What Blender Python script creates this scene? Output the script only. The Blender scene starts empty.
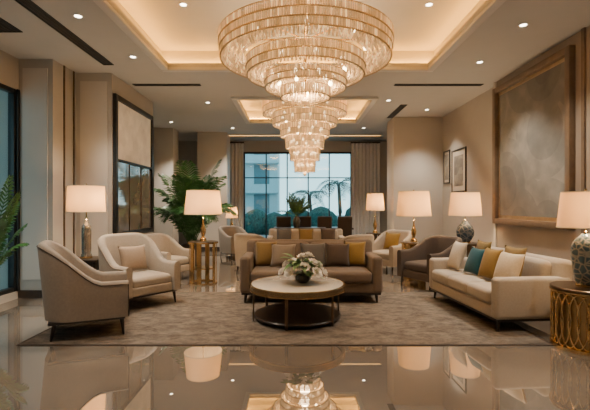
import bpy, bmesh, math, random
from mathutils import Vector, Matrix
from math import sin, cos, pi, radians
random.seed(7)
scene = bpy.context.scene
COL = scene.collection

# ------------------------------------------------------------------ materials
def M(name, col, rough=.5, metal=0., nscale=0, namt=.2, bump=0, bscale=250, spec=.5, em=None, es=0, sheen=0, coat=0):
    m = bpy.data.materials.new(name); m.use_nodes = True
    nt = m.node_tree; b = nt.nodes['Principled BSDF']
    b.inputs['Base Color'].default_value = (*col, 1)
    b.inputs['Roughness'].default_value = rough
    b.inputs['Metallic'].default_value = metal
    b.inputs['Specular IOR Level'].default_value = spec
    b.inputs['Coat Weight'].default_value = coat
    b.inputs['Sheen Weight'].default_value = sheen
    if em:
        b.inputs['Emission Color'].default_value = (*em, 1)
        b.inputs['Emission Strength'].default_value = es
    tc = nt.nodes.new('ShaderNodeTexCoord')
    if nscale:
        n = nt.nodes.new('ShaderNodeTexNoise'); n.inputs['Scale'].default_value = nscale
        n.inputs['Detail'].default_value = 6
        r = nt.nodes.new('ShaderNodeValToRGB')
        r.color_ramp.elements[0].position = .3; r.color_ramp.elements[1].position = .7
        r.color_ramp.elements[0].color = (*[c * (1 - namt) for c in col], 1)
        r.color_ramp.elements[1].color = (*[min(1, c * (1 + namt)) for c in col], 1)
        nt.links.new(tc.outputs['Object'], n.inputs['Vector'])
        nt.links.new(n.outputs['Fac'], r.inputs['Fac'])
        nt.links.new(r.outputs['Color'], b.inputs['Base Color'])
    if bump:
        n2 = nt.nodes.new('ShaderNodeTexNoise'); n2.inputs['Scale'].default_value = bscale
        bp = nt.nodes.new('ShaderNodeBump'); bp.inputs['Strength'].default_value = bump
        bp.inputs['Distance'].default_value = .01
        nt.links.new(tc.outputs['Object'], n2.inputs['Vector'])
        nt.links.new(n2.outputs['Fac'], bp.inputs['Height'])
        nt.links.new(bp.outputs['Normal'], b.inputs['Normal'])
    return m

def fabric(name, col, amt=.06):
    return M(name, col, rough=.9, nscale=40, namt=amt, bump=.08, bscale=400, spec=.2, sheen=.12)

def mat_floor():
    m = M('polished marble', (.4, .3, .22), rough=.008, spec=.5)
    nt = m.node_tree; b = nt.nodes['Principled BSDF']
    tc = nt.nodes.new('ShaderNodeTexCoord')
    n = nt.nodes.new('ShaderNodeTexNoise'); n.inputs['Scale'].default_value = .9; n.inputs['Detail'].default_value = 9
    n.inputs['Distortion'].default_value = 1.2
    r = nt.nodes.new('ShaderNodeValToRGB')
    e = r.color_ramp.elements
    e[0].position = .3; e[0].color = (.15, .124, .1, 1)
    e[1].position = .7; e[1].color = (.23, .193, .157, 1)
    k = nt.nodes.new('ShaderNodeTexBrick'); k.offset = 0; k.squash = 1
    k.inputs['Scale'].default_value = 1; k.inputs['Brick Width'].default_value = 1.6
    k.inputs['Row Height'].default_value = 1.6; k.inputs['Mortar Size'].default_value = .003
    k.inputs['Mortar'].default_value = (.12, .1, .08, 1)
    nt.links.new(tc.outputs['Object'], n.inputs['Vector']); nt.links.new(tc.outputs['Object'], k.inputs['Vector'])
    nt.links.new(n.outputs['Fac'], r.inputs['Fac'])
    nt.links.new(r.outputs['Color'], k.inputs['Color1']); nt.links.new(r.outputs['Color'], k.inputs['Color2'])
    nt.links.new(k.outputs['Color'], b.inputs['Base Color'])
    b.inputs['IOR'].default_value = 4.2
    return m

def mat_rug():
    m = M('woven wool', (.2, .15, .11), rough=1, spec=.1, bump=.4, bscale=160)
    nt = m.node_tree; b = nt.nodes['Principled BSDF']
    tc = nt.nodes.new('ShaderNodeTexCoord')
    mp = nt.nodes.new('ShaderNodeMapping'); mp.inputs['Scale'].default_value = (1.0, 1.7, 1)
    n = nt.nodes.new('ShaderNodeTexNoise'); n.inputs['Scale'].default_value = 4.2; n.inputs['Detail'].default_value = 14
    n.inputs['Roughness'].default_value = .84; n.inputs['Distortion'].default_value = .3
    r = nt.nodes.new('ShaderNodeValToRGB'); e = r.color_ramp.elements
    e[0].position = .36; e[0].color = (.055, .046, .039, 1)
    e[1].position = .64; e[1].color = (.24, .2, .163, 1)
    nt.links.new(tc.outputs['Object'], mp.inputs['Vector']); nt.links.new(mp.outputs[0], n.inputs['Vector']); nt.links.new(n.outputs['Fac'], r.inputs['Fac'])
    nt.links.new(r.outputs['Color'], b.inputs['Base Color'])
    return m

def mat_shade(name='lampshade linen', col=(.76, .63, .47)):
    m = bpy.data.materials.new(name); m.use_nodes = True; nt = m.node_tree
    nt.nodes.remove(nt.nodes['Principled BSDF']); out = nt.nodes['Material Output']
    d = nt.nodes.new('ShaderNodeBsdfDiffuse'); d.inputs['Color'].default_value = (*col, 1)
    t = nt.nodes.new('ShaderNodeBsdfTranslucent'); t.inputs['Color'].default_value = (1, .56, .2, 1)
    mx = nt.nodes.new('ShaderNodeMixShader'); mx.inputs['Fac'].default_value = .26
    nt.links.new(d.outputs[0], mx.inputs[1]); nt.links.new(t.outputs[0], mx.inputs[2])
    nt.links.new(mx.outputs[0], out.inputs['Surface'])
    return m

def mat_crystal():
    m = bpy.data.materials.new('lit crystal rods'); m.use_nodes = True; nt = m.node_tree
    b = nt.nodes['Principled BSDF']; out = nt.nodes['Material Output']
    g = nt.nodes.new('ShaderNodeNewGeometry')
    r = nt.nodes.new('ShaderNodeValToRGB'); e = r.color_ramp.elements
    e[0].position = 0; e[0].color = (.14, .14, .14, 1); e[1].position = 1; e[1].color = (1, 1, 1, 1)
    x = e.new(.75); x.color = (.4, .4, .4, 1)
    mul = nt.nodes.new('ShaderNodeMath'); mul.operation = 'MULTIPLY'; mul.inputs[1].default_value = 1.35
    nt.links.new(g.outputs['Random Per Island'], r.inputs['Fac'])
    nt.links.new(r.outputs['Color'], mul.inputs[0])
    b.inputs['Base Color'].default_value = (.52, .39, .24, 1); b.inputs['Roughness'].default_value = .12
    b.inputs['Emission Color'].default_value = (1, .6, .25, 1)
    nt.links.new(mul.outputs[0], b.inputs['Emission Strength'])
    t = nt.nodes.new('ShaderNodeBsdfTranslucent'); t.inputs['Color'].default_value = (.8, .54, .29, 1)
    mx = nt.nodes.new('ShaderNodeMixShader'); mx.inputs['Fac'].default_value = .12
    nt.links.new(b.outputs[0], mx.inputs[1]); nt.links.new(t.outputs[0], mx.inputs[2])
    nt.links.new(mx.outputs[0], out.inputs['Surface'])
    return m

def mat_frost():
    m = M('added frosted glow shade', (.5, .37, .22), rough=.6, em=(1, .53, .19), es=.25, nscale=8, namt=.04)  # added glowing cylinder, evens the glow behind the crystal rods
    nt = m.node_tree; b = nt.nodes['Principled BSDF']; out = nt.nodes['Material Output']
    t = nt.nodes.new('ShaderNodeBsdfTransparent')
    mx = nt.nodes.new('ShaderNodeMixShader'); mx.inputs['Fac'].default_value = .3
    nt.links.new(b.outputs[0], mx.inputs[1]); nt.links.new(t.outputs[0], mx.inputs[2])
    nt.links.new(mx.outputs[0], out.inputs['Surface'])
    return m

def mat_glass(name='window glass', tint=(.9, .98, 1)):
    m = bpy.data.materials.new(name); m.use_nodes = True; nt = m.node_tree
    nt.nodes.remove(nt.nodes['Principled BSDF']); out = nt.nodes['Material Output']
    t = nt.nodes.new('ShaderNodeBsdfTransparent'); t.inputs['Color'].default_value = (*tint, 1)
    g = nt.nodes.new('ShaderNodeBsdfGlossy'); g.inputs['Roughness'].default_value = .02
    mx = nt.nodes.new('ShaderNodeMixShader'); mx.inputs['Fac'].default_value = .06
    nt.links.new(t.outputs[0], mx.inputs[1]); nt.links.new(g.outputs[0], mx.inputs[2])
    nt.links.new(mx.outputs[0], out.inputs['Surface'])
    return m

def mat_art(name, cols, scale=2.2, blocks=.3, es=0, curved=False):
    m = M(name, cols[0], rough=.6); nt = m.node_tree; b = nt.nodes['Principled BSDF']
    tc = nt.nodes.new('ShaderNodeTexCoord')
    sp = nt.nodes.new('ShaderNodeSeparateXYZ'); cb = nt.nodes.new('ShaderNodeCombineXYZ')
    nt.links.new(tc.outputs['Object'], sp.inputs[0])
    nt.links.new(sp.outputs['X'], cb.inputs['X']); nt.links.new(sp.outputs['Z'], cb.inputs['Y'])
    v = nt.nodes.new('ShaderNodeTexVoronoi'); v.inputs['Scale'].default_value = scale
    n = nt.nodes.new('ShaderNodeTexNoise'); n.inputs['Scale'].default_value = 3; n.inputs['Detail'].default_value = 8
    nt.links.new(cb.outputs[0], v.inputs['Vector']); nt.links.new(cb.outputs[0], n.inputs['Vector'])
    a = nt.nodes.new('ShaderNodeMath'); a.operation = 'MULTIPLY_ADD'
    a.inputs[1].default_value = blocks
    if curved:
        # broad arcs: stepped distance from scattered centres
        s1 = nt.nodes.new('ShaderNodeMath'); s1.operation = 'SNAP'; s1.inputs[1].default_value = .22
        nt.links.new(v.outputs['Distance'], s1.inputs[0]); nt.links.new(s1.outputs[0], a.inputs[0])
    else:
        v.distance = 'CHEBYCHEV'
        s2 = nt.nodes.new('ShaderNodeSeparateColor'); nt.links.new(v.outputs['Color'], s2.inputs[0])
        nt.links.new(s2.outputs[0], a.inputs[0])
    h = nt.nodes.new('ShaderNodeMath'); h.operation = 'MULTIPLY'; h.inputs[1].default_value = 1 - blocks
    nt.links.new(n.outputs['Fac'], h.inputs[0]); nt.links.new(h.outputs[0], a.inputs[2])
    r = nt.nodes.new('ShaderNodeValToRGB'); e = r.color_ramp.elements
    e[0].position = .25; e[0].color = (*cols[0], 1); e[1].position = .75; e[1].color = (*cols[-1], 1)
    if len(cols) > 2:
        x = e.new(.5); x.color = (*cols[1], 1)
    nt.links.new(a.outputs[0], r.inputs['Fac']); nt.links.new(r.outputs['Color'], b.inputs['Base Color'])
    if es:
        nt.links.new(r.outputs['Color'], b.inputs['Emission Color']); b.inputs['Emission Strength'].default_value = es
    return m

def mat_glaze(name, c1, c2, scale=14):
    m = M(name, c1, rough=.18, coat=.4); nt = m.node_tree; b = nt.nodes['Principled BSDF']
    tc = nt.nodes.new('ShaderNodeTexCoord')
    v = nt.nodes.new('ShaderNodeTexVoronoi'); v.feature = 'DISTANCE_TO_EDGE'; v.inputs['Scale'].default_value = scale
    r = nt.nodes.new('ShaderNodeValToRGB'); e = r.color_ramp.elements
    e[0].position = .02; e[0].color = (*c2, 1); e[1].position = .16; e[1].color = (*c1, 1)
    nt.links.new(tc.outputs['Object'], v.inputs['Vector']); nt.links.new(v.outputs['Distance'], r.inputs['Fac'])
    nt.links.new(r.outputs['Color'], b.inputs['Base Color'])
    return m

FLOOR = mat_floor(); RUG = mat_rug(); SHADE = mat_shade(); CRYSTAL = mat_crystal(); GLASS = mat_glass()
CEIL = M('ceiling paint', (.42, .412, .4), rough=.8, nscale=3, namt=.02)
WALL = M('greige wall finish', (.395, .367, .327), rough=.6, nscale=2, namt=.04)
WALLR = M('brown wall panel', (.3, .25, .203), rough=.5, nscale=2.5, namt=.06)
COLUMN = M('column plaster', (.52, .485, .438), rough=.6, nscale=2, namt=.03)
DARKWOOD = M('dark walnut', (.028, .019, .014), rough=.35, nscale=8, namt=.3)
LEGWOOD = M('espresso legs', (.02, .013, .01), rough=.35, nscale=10, namt=.2)
BRASS = M('aged brass', (.66, .45, .2), rough=.22, metal=1, nscale=12, namt=.12)
RINGMETAL = M('dull gold ring metal', (.42, .29, .14), rough=.3, metal=1, nscale=12, namt=.08)
BRONZE = M('dark bronze', (.16, .112, .072), rough=.3, metal=1, nscale=12, namt=.2)
BLACK = M('black metal', (.012, .011, .01), rough=.4, nscale=15, namt=.2)
CREAM = fabric('cream upholstery', (.36, .308, .252))
BEIGE = fabric('taupe beige upholstery', (.25, .21, .172))
SOFAB = fabric('oatmeal sofa fabric', (.385, .328, .264))
SOFAC = fabric('brown linen sofa fabric', (.15, .112, .084))
BROWN = fabric('cocoa upholstery', (.06, .043, .034))
P_OLIVE = fabric('olive velvet', (.16, .108, .033)); P_TAUPE = fabric('taupe cotton', (.19, .15, .116))
P_GREY = fabric('grey cotton', (.1, .093, .088)); P_BROWN = fabric('chocolate cotton', (.067, .047, .036))
P_GOLD = fabric('gold velvet', (.22, .134, .032)); P_CREAM = fabric('cream cotton', (.48, .415, .33))
P_HONEY = fabric('honey cream cotton', (.5, .405, .28))
P_TEAL = fabric('teal velvet', (.012, .06, .076)); P_MUST = fabric('mustard velvet', (.19, .122, .042))
P_TAN = fabric('tan cotton', (.32, .24, .175))
STONE = M('honed stone', (.62, .57, .5), rough=.1, nscale=4, namt=.05, coat=.3)
MIRROR = M('bronze tinted glass', (.2, .168, .132), rough=.05, nscale=2, namt=.1, spec=1, coat=1)
CURTAIN = M('grey curtain', (.6, .59, .575), rough=.9, nscale=30, namt=.08, sheen=.2)
LEAF = M('palm leaf', (.05, .15, .04), rough=.4, nscale=6, namt=.4)
LEAFD = M('palm leaf outdoors', (.03, .09, .075), rough=.6, nscale=6, namt=.3)
LEAFL = M('fresh leaf', (.08, .17, .05), rough=.5, nscale=8, namt=.3)
PETAL = M('white petal', (.85, .81, .76), rough=.6, nscale=12, namt=.05)
POT = M('dark planter', (.05, .04, .035), rough=.4, nscale=10, namt=.2)
SOIL = M('soil', (.03, .02, .012), rough=1, nscale=40, namt=.4)
TRUNK = M('palm trunk', (.08, .065, .05), rough=.9, nscale=20, namt=.3)
SILVER = M('mercury glass', (.45, .41, .36), rough=.1, metal=.8, nscale=9, namt=.25)
CERAM_T = mat_glaze('blue grey cracked glaze', (.055, .105, .13), (.28, .28, .25), 16)
CERAM_B = mat_glaze('dark blue glaze', (.05, .085, .13), (.2, .22, .24), 12)
DOWN = M('downlight lens', (1, .9, .75), em=(1, .86, .66), es=14, nscale=3, namt=.02)
COVE = M('cove light strip', (1, .8, .5), em=(1, .43, .06), es=42, nscale=3, namt=.02)
STRIP = M('strip light diffuser', (1, .8, .5), em=(1, .52, .15), es=3, nscale=3, namt=.02)
BULB = M('frosted bulb', (1, .9, .7), em=(1, .72, .37), es=16, nscale=3, namt=.02)
FROST = mat_frost()
WHITE = M('white trim', (.52, .505, .485), rough=.5, nscale=4, namt=.03)
FRAMEGOLD = M('antique gold frame', (.5, .385, .24), rough=.28, metal=.8, nscale=9, namt=.1)
RIMGOLD = M('dark gold rim', (.3, .215, .12), rough=.25, metal=.9, nscale=9, namt=.1)
FRAMEBRZ = M('bronze brown frame', (.18, .132, .092), rough=.4, metal=.3, nscale=9, namt=.12)
ART1 = mat_art('abstract arcs canvas', [(.1, .1, .096), (.17, .166, .152), (.3, .28, .24)], .95, .42, 0, True)
ART2 = mat_art('dark print', [(.1, .09, .08), (.3, .27, .22)], 6)
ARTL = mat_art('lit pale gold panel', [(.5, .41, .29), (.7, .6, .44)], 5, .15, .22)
PAVE = M('terrace paving', (.3, .34, .34), rough=.7, nscale=2, namt=.2)
FACADE = M('pale facade', (.5, .6, .62), rough=.8, nscale=1, namt=.05)
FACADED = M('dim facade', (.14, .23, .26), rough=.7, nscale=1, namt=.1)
HEDGE = M('hedge leaves', (.03, .085, .07), rough=.9, nscale=9, namt=.6, bump=1, bscale=14)
VASE = M('dark glass vase', (.06, .055, .05), rough=.08, coat=.5, nscale=6, namt=.2)

# ------------------------------------------------------------------ mesh builder
class MB:
    def __init__(s): s.bm = bmesh.new()
    def face(s, vs):
        try: return s.bm.faces.new(vs)
        except ValueError: return None
    def box(s, c, size, bev=0, seg=2, rot=None):
        m = Matrix.Translation(c)
        if rot is not None: m = m @ rot
        m = m @ Matrix.Diagonal((*size, 1))
        r = bmesh.ops.create_cube(s.bm, size=1, matrix=m)
        if bev:
            es = list({e for v in r['verts'] for e in v.link_edges})
            bmesh.ops.bevel(s.bm, geom=es, offset=bev, segments=seg, affect='EDGES', profile=.5)
        return s
    def soft(s, c, size, r, crown=0, rot=None):
        h = [x / 2 for x in size]; r = min(r, *[x * .98 for x in h])
        def cs(a):
            i = a - r
            return [-a, -a + r * .4, -a + r * .75, -i] + [-i + 2 * i * k / 4 for k in (1, 2, 3)] + [i, a - r * .75, a - r * .4, a]
        X, Y, Z = cs(h[0]), cs(h[1]), cs(h[2]); n = 10; vd = {}
        c = Vector(c)
        def V(i, j, k):
            if (i, j, k) not in vd:
                p = Vector((X[i], Y[j], Z[k]))
                q = Vector([max(-(h[a] - r), min(h[a] - r, p[a])) for a in range(3)])
                p = q + (p - q).normalized() * r
                if crown and p.z > 0:
                    p.z += crown * max(0, 1 - (p.x / h[0]) ** 2) * max(0, 1 - (p.y / h[1]) ** 2)
                if rot is not None: p = rot @ p
                vd[i, j, k] = s.bm.verts.new(p + c)
            return vd[i, j, k]
        for a in range(n):
            for b in range(n):
                for e in (0, n):
                    s.face([V(a, b, e), V(a + 1, b, e), V(a + 1, b + 1, e), V(a, b + 1, e)])
                    s.face([V(a, e, b), V(a + 1, e, b), V(a + 1, e, b + 1), V(a, e, b + 1)])
                    s.face([V(e, a, b), V(e, a + 1, b), V(e, a + 1, b + 1), V(e, a, b + 1)])
        return s
    def lathe(s, prof, seg=28, c=(0, 0, 0), closed=False):
        c = Vector(c); rings = []
        for r, z in prof:
            if r < 1e-6: rings.append([s.bm.verts.new(c + Vector((0, 0, z)))])
            else: rings.append([s.bm.verts.new(c + Vector((r * cos(2 * pi * k / seg), r * sin(2 * pi * k / seg), z))) for k in range(seg)])
        n = len(rings)
        for i in range(n if closed else n - 1):
            A, B = rings[i], rings[(i + 1) % n]
            for k in range(seg):
                l = (k + 1) % seg
                if len(A) == 1 and len(B) == 1: continue
                if len(A) == 1: s.face([A[0], B[k], B[l]])
                elif len(B) == 1: s.face([A[k], A[l], B[0]])
                else: s.face([A[k], A[l], B[l], B[k]])
        return s
    def ring(s, r0, r1, z0, z1, seg=48, c=(0, 0, 0)):
        return s.lathe([(r0, z0), (r1, z0), (r1, z1), (r0, z1)], seg, c, closed=True)
    def disc(s, r, z0, z1, seg=40, c=(0, 0, 0), bev=.004):
        return s.lathe([(0, z0), (r - bev, z0), (r, z0 + bev), (r, z1 - bev), (r - bev, z1), (0, z1)], seg, c)
    def tube(s, pts, rad, seg=8, closed=False):
        pts = [Vector(p) for p in pts]; n = len(pts); rings = []
        for i, p in enumerate(pts):
            a = pts[(i - 1) % n] if (closed or i > 0) else p
            b = pts[(i + 1) % n] if (closed or i < n - 1) else p
            t = (b - a).normalized()
            u = t.cross(Vector((0, 0, 1)))
            if u.length < .05: u = t.cross(Vector((1, 0, 0)))
            u.normalize(); w = t.cross(u)
            r = rad if not isinstance(rad, (list, tuple)) else rad[i]
            rings.append([s.bm.verts.new(p + u * r * cos(2 * pi * k / seg) + w * r * sin(2 * pi * k / seg)) for k in range(seg)])
        for i in range(n if closed else n - 1):
            A, B = rings[i], rings[(i + 1) % n]
            for k in range(seg):
                s.face([A[k], A[(k + 1) % seg], B[(k + 1) % seg], B[k]])
        if not closed: s.face(rings[0]); s.face(rings[-1])
        return s
    def leg(s, x, y, z0, z1, r0, r1, dx=0, dy=0, seg=12):
        return s.tube([(x + dx, y + dy, z0), (x, y, z1)], [r0, r1], seg)
    def frame(s, w, h, bar, depth, z0=0):
        for sx in (-1, 1): s.box((sx * (w / 2 - bar / 2), -depth / 2, z0 + h / 2), (bar, depth, h), .006)
        for z in (bar / 2, h - bar / 2): s.box((0, -depth / 2, z0 + z), (w - 2 * bar + .004, depth, bar), .006)
        return s
    def pillow(s, w, h, t, n=12):
        vt = {}
        for side in (-1, 1):
            for i in range(n + 1):
                for j in range(n + 1):
                    u, v = -1 + 2 * i / n, -1 + 2 * j / n
                    edge = i in (0, n) or j in (0, n)
                    if edge and side == 1: vt[side, i, j] = vt[-1, i, j]; continue
                    x = w / 2 * u * (1 - .09 * (1 - v * v)); z = h / 2 * v * (1 - .09 * (1 - u * u))
                    y = side * t / 2 * (max(0, (1 - u * u) * (1 - v * v))) ** .42
                    vt[side, i, j] = s.bm.verts.new((x, y, z + h / 2))
            for i in range(n):
                for j in range(n):
                    s.face([vt[side, i, j], vt[side, i + 1, j], vt[side, i + 1, j + 1], vt[side, i, j + 1]])
        return s
    def build(s, name, mat, parent=None, loc=None, sharp=.75):
        bmesh.ops.recalc_face_normals(s.bm, faces=s.bm.faces[:])
        me = bpy.data.meshes.new(name); s.bm.to_mesh(me); s.bm.free()
        me.shade_smooth(); me.set_sharp_from_angle(angle=sharp)
        me.materials.append(mat)
        o = bpy.data.objects.new(name, me); COL.objects.link(o)
        if parent is not None: o.parent = parent
        if loc is not None: o.location = loc
        return o

def thing(name, label, cat, loc=(0, 0, 0), rz=0, group=None):
    o = bpy.data.objects.new(name, None); COL.objects.link(o)
    o.empty_display_size = .1
    o.location = loc; o.rotation_euler = (0, 0, rz)
    o['label'] = label; o['category'] = cat
    if group: o['group'] = group
    return o
def tag(o, label, cat, group=None, kind=None):
    o['label'] = label; o['category'] = cat
    if group: o['group'] = group
    if kind: o['kind'] = kind
    return o
def struct(o): o['kind'] = 'structure'; return o
def dup(root, loc, rz=0, label=None, group=None, rx=None):
    r = root.copy(); COL.objects.link(r); r.location = loc; r.rotation_euler = (0, 0, rz)
    if label: r['label'] = label
    if group: r['group'] = group
    for ch in list(root.children):
        c = ch.copy(); COL.objects.link(c); c.parent = r
        for g in list(ch.children):
            d = g.copy(); COL.objects.link(d); d.parent = c
    return r
def light(name, kind, loc, energy, col, parent=None, size=.05, angle=None, blend=.6):
    l = bpy.data.lights.new(name, kind); l.energy = energy; l.color = col
    l.shadow_soft_size = size
    if kind == 'SPOT': l.spot_size = angle; l.spot_blend = blend
    o = bpy.data.objects.new(name, l); COL.objects.link(o); o.location = loc
    if parent is not None: o.parent = parent
    return o
WARM = (1, .69, .38)

# ------------------------------------------------------------------ camera
cam = bpy.data.cameras.new('camera'); cam.lens = 25; cam.sensor_width = 36
co = bpy.data.objects.new('camera', cam); COL.objects.link(co)
co.location = (0, 0, 1.5); co.rotation_euler = (radians(90), 0, 0)
scene.camera = co

# ------------------------------------------------------------------ world: dusk sky
w = bpy.data.worlds.new('dusk'); scene.world = w; w.use_nodes = True
nt = w.node_tree; bg = nt.nodes['Background']
tc = nt.nodes.new('ShaderNodeTexCoord'); sp = nt.nodes.new('ShaderNodeSeparateXYZ')
rp = nt.nodes.new('ShaderNodeValToRGB'); e = rp.color_ramp.elements
e[0].position = 0; e[0].color = (.6, .89, .93, 1); e[1].position = .5; e[1].color = (.2, .48, .6, 1)
nt.links.new(tc.outputs['Generated'], sp.inputs[0]); nt.links.new(sp.outputs['Z'], rp.inputs['Fac'])
nt.links.new(rp.outputs['Color'], bg.inputs['Color']); bg.inputs['Strength'].default_value = 2.7

# ------------------------------------------------------------------ room shell
H = 3.85; TZ = H + .34
XL, XR, YF, YB = -4.45, 3.95, -2.2, 15.0
struct(MB().box(((XL + XR) / 2 - .3, (YF + YB) / 2, -.05), (XR - XL + 1.6, YB - YF + .4, .1)).build('floor', FLOOR))

holes = [(-2.16, 2.26, 2.2, 6.98), (-1.27, 1.69, 9.0, 11.5)]
mb = MB()
xs = sorted({-5.4, 4.3, *[v for h in holes for v in h[:2]]}); ys = sorted({YF - .2, YB + .2, *[v for h in holes for v in h[2:]]})
def inhole(x, y): return any(a < x < b and c < y < d for a, b, c, d in holes)
for i in range(len(xs) - 1):
    for j in range(len(ys) - 1):
        if inhole((xs[i] + xs[i + 1]) / 2, (ys[j] + ys[j + 1]) / 2): continue
        for z in (H, H + .07):
            mb.face([mb.bm.verts.new(p) for p in ((xs[i], ys[j], z), (xs[i + 1], ys[j], z), (xs[i + 1], ys[j + 1], z), (xs[i], ys[j + 1], z))])
def quad(mb, *ps): mb.face([mb.bm.verts.new(p) for p in ps])
for a, b, c, d in holes:
    for (x0, y0, x1, y1) in ((a, c, b, c), (b, c, b, d), (b, d, a, d), (a, d, a, c)):
        quad(mb, (x0, y0, H), (x1, y1, H), (x1, y1, H + .07), (x0, y0, H + .07))
    g = .17; a -= g; b += g; c -= g; d += g; T = TZ
    for (x0, y0, x1, y1) in ((a, c, b, c), (b, c, b, d), (b, d, a, d), (a, d, a, c)):
        quad(mb, (x0, y0, H + .07), (x1, y1, H + .07), (x1, y1, T), (x0, y0, T))
    quad(mb, (a, c, T), (b, c, T), (b, d, T), (a, d, T))
struct(mb.build('ceiling', CEIL))
n = 1
for a, b, c, d in holes:
    m1 = MB(); t = .12
    m1.box(((a + b) / 2, c - t / 2, H - .025), (b - a + 2 * t, t, .05), .008); m1.box(((a + b) / 2, d + t / 2, H - .025), (b - a + 2 * t, t, .05), .008)
    m1.box((a - t / 2, (c + d) / 2, H - .025), (t, d - c, .05), .008); m1.box((b + t / 2, (c + d) / 2, H - .025), (t, d - c, .05), .008)
    struct(m1.build('trim_%d' % n, WHITE)); n += 1
    m2 = MB(); g = .12; zz = H + .085
    m2.box(((a + b) / 2, c - g, zz), (b - a + 2 * g, .05, .03)); m2.box(((a + b) / 2, d + g, zz), (b - a + 2 * g, .05, .03))
    m2.box((a - g, (c + d) / 2, zz), (.05, d - c + 2 * g - .1, .03)); m2.box((b + g, (c + d) / 2, zz), (.05, d - c + 2 * g - .1, .03))
    struct(m2.build('trim_%d' % n, COVE)); n += 1

def wallbox(name, x0, x1, y0, y1, z0=0, z1=H, mat=WALL):
    return struct(MB().box(((x0 + x1) / 2, (y0 + y1) / 2, (z0 + z1) / 2), (x1 - x0, y1 - y0, z1 - z0)).build(name, mat))
wallbox('wall_left', XL - .12, XL, YF, 4.2)
wallbox('wall_left', XL - .12, XL, 4.2, 6.6, 3.35, H)
wallbox('wall_left', XL - .12, XL, 4.2, 6.6, 0, .12)
wallbox('wall_left', -5.1, -3.9, 6.6, 7.3)
wallbox('wall_left', -5.1, -3.26, 7.3, 9.4)
wallbox('wall_left', -5.2, -5.1, 9.4, YB)
wallbox('wall_front', XL - .12, XR + .12, YF - .12, YF)
wallbox('wall_right', XR, XR + .12, YF, YB)
wallbox('wall_right', XR - .1, XR, 2.5, 7.9, 0, H, WALLR)
wallbox('wall_back', -5.2, -1.9, YB, YB + .15)
wallbox('wall_back', 2.1, XR + .1, YB, YB + .15)
wallbox('wall_back', -1.9, 2.1, YB, YB + .15, 3.45, H)
def column(x0, x1, y0, y1, label):
    r = thing('column', label, 'column', ((x0 + x1) / 2, (y0 + y1) / 2, 0))
    MB().box((0, 0, H / 2), (x1 - x0, y1 - y0, H), .01).build('shaft', COLUMN, r)
    m = MB()
    W, D = x1 - x0 + .03, y1 - y0 + .03
    for sx in (-1, 1): m.box((sx * (W / 2 - .008), 0, .075), (.016, D, .15), .003)
    for sy in (-1, 1): m.box((0, sy * (D / 2 - .008), .075), (W - .03, .016, .15), .003)
    m.build('plinth', DARKWOOD, r)
column(-3.15, -2.2, 13.2, 13.9, 'pale square column between the indoor palm and the left curtain')
column(-4.3, -3.72, 12.5, 13.1, 'narrow pale column receding behind the indoor palm')
column(2.63, XR - .002, 10.95, 11.7, 'wide beige column beside the two small pictures on the right wall')
for nm, x0, x1, y0, y1 in (('baseboard_left', XL, XL + .02, YF, 4.2), ('baseboard_left', -4.45, -3.88, 6.58, 6.6), ('baseboard_left', -3.9, -3.88, 6.6, 7.28),
                           ('baseboard_left', -3.9, -3.24, 7.28, 7.3), ('baseboard_left', -3.26, -3.24, 7.3, 9.4),
                           ('baseboard_right', XR - .12, XR - .1, 2.5, 7.9), ('baseboard_right', XR - .02, XR, 7.9, 10.95)):
    wallbox(nm, x0, x1, y0, y1, 0, .13, DARKWOOD)
def trimbox(x0, x1, y0, y1, z0, z1, mat):
    global n
    wallbox('trim_%d' % n, x0, x1, y0, y1, z0, z1, mat); n += 1
trimbox(-3.9, -3.885, 6.9, 6.93, .13, H, BRONZE)
trimbox(-3.9, -3.885, 7.2, 7.23, .13, H, BRONZE)
trimbox(-3.82, -3.34, 7.285, 7.3, .3, H - .15, COLUMN)
trimbox(-4.38, -3.98, 6.585, 6.6, .3, H - .15, COLUMN)
trimbox(-4.45, -4.43, 6.55, 6.6, .12, 3.35, BLACK)
for y in (5.42, 5.18): trimbox(XR - .125, XR - .1, y, y + .06, .13, H, FRAMEBRZ)
trimbox(XR - .112, XR - .1, 4.2, 4.23, .13, H, BRONZE)
trimbox(XR - .125, XR - .1, 7.82, 7.9, .13, H, COLUMN)

def window(name, w, h, cols, transoms, loc, rz):
    r = bpy.data.objects.new(name, None); COL.objects.link(r); r.location = loc; r.rotation_euler = (0, 0, rz); struct(r)
    m = MB(); b = .07
    for s_ in (-1, 1): m.box((s_ * (w / 2 - b / 2), 0, h / 2), (b, .1, h), .005)
    for z in (b / 2, h - b / 2): m.box((0, 0, z), (w - 2 * b, .1, b), .005)
    m.build('window_frame', BLACK, r)
    iw = (w - 2 * b) / cols
    for k in range(1, cols):
        MB().box((-w / 2 + b + iw * k, 0, h / 2), (.045, .08, h - 2 * b), .004).build('mullion', BLACK, r)
    zs = [b] + list(transoms) + [h - b]
    for z in transoms: MB().box((0, 0, z), (w - 2 * b, .07, .035), .004).build('transom', BLACK, r)
    for k in range(cols):
        for z0, z1 in zip(zs, zs[1:]):
            MB().box((-w / 2 + b + iw * (k + .5), .01, (z0 + z1) / 2), (iw, .008, z1 - z0)).build('pane', GLASS, r)
    return r
window('window_1', 4.0, 3.45, 5, (2.5,), (.1, YB + .07, 0), 0)
window('window_2', 2.35, 3.23, 2, (), (XL - .06, 5.4, .12), radians(90))

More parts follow.
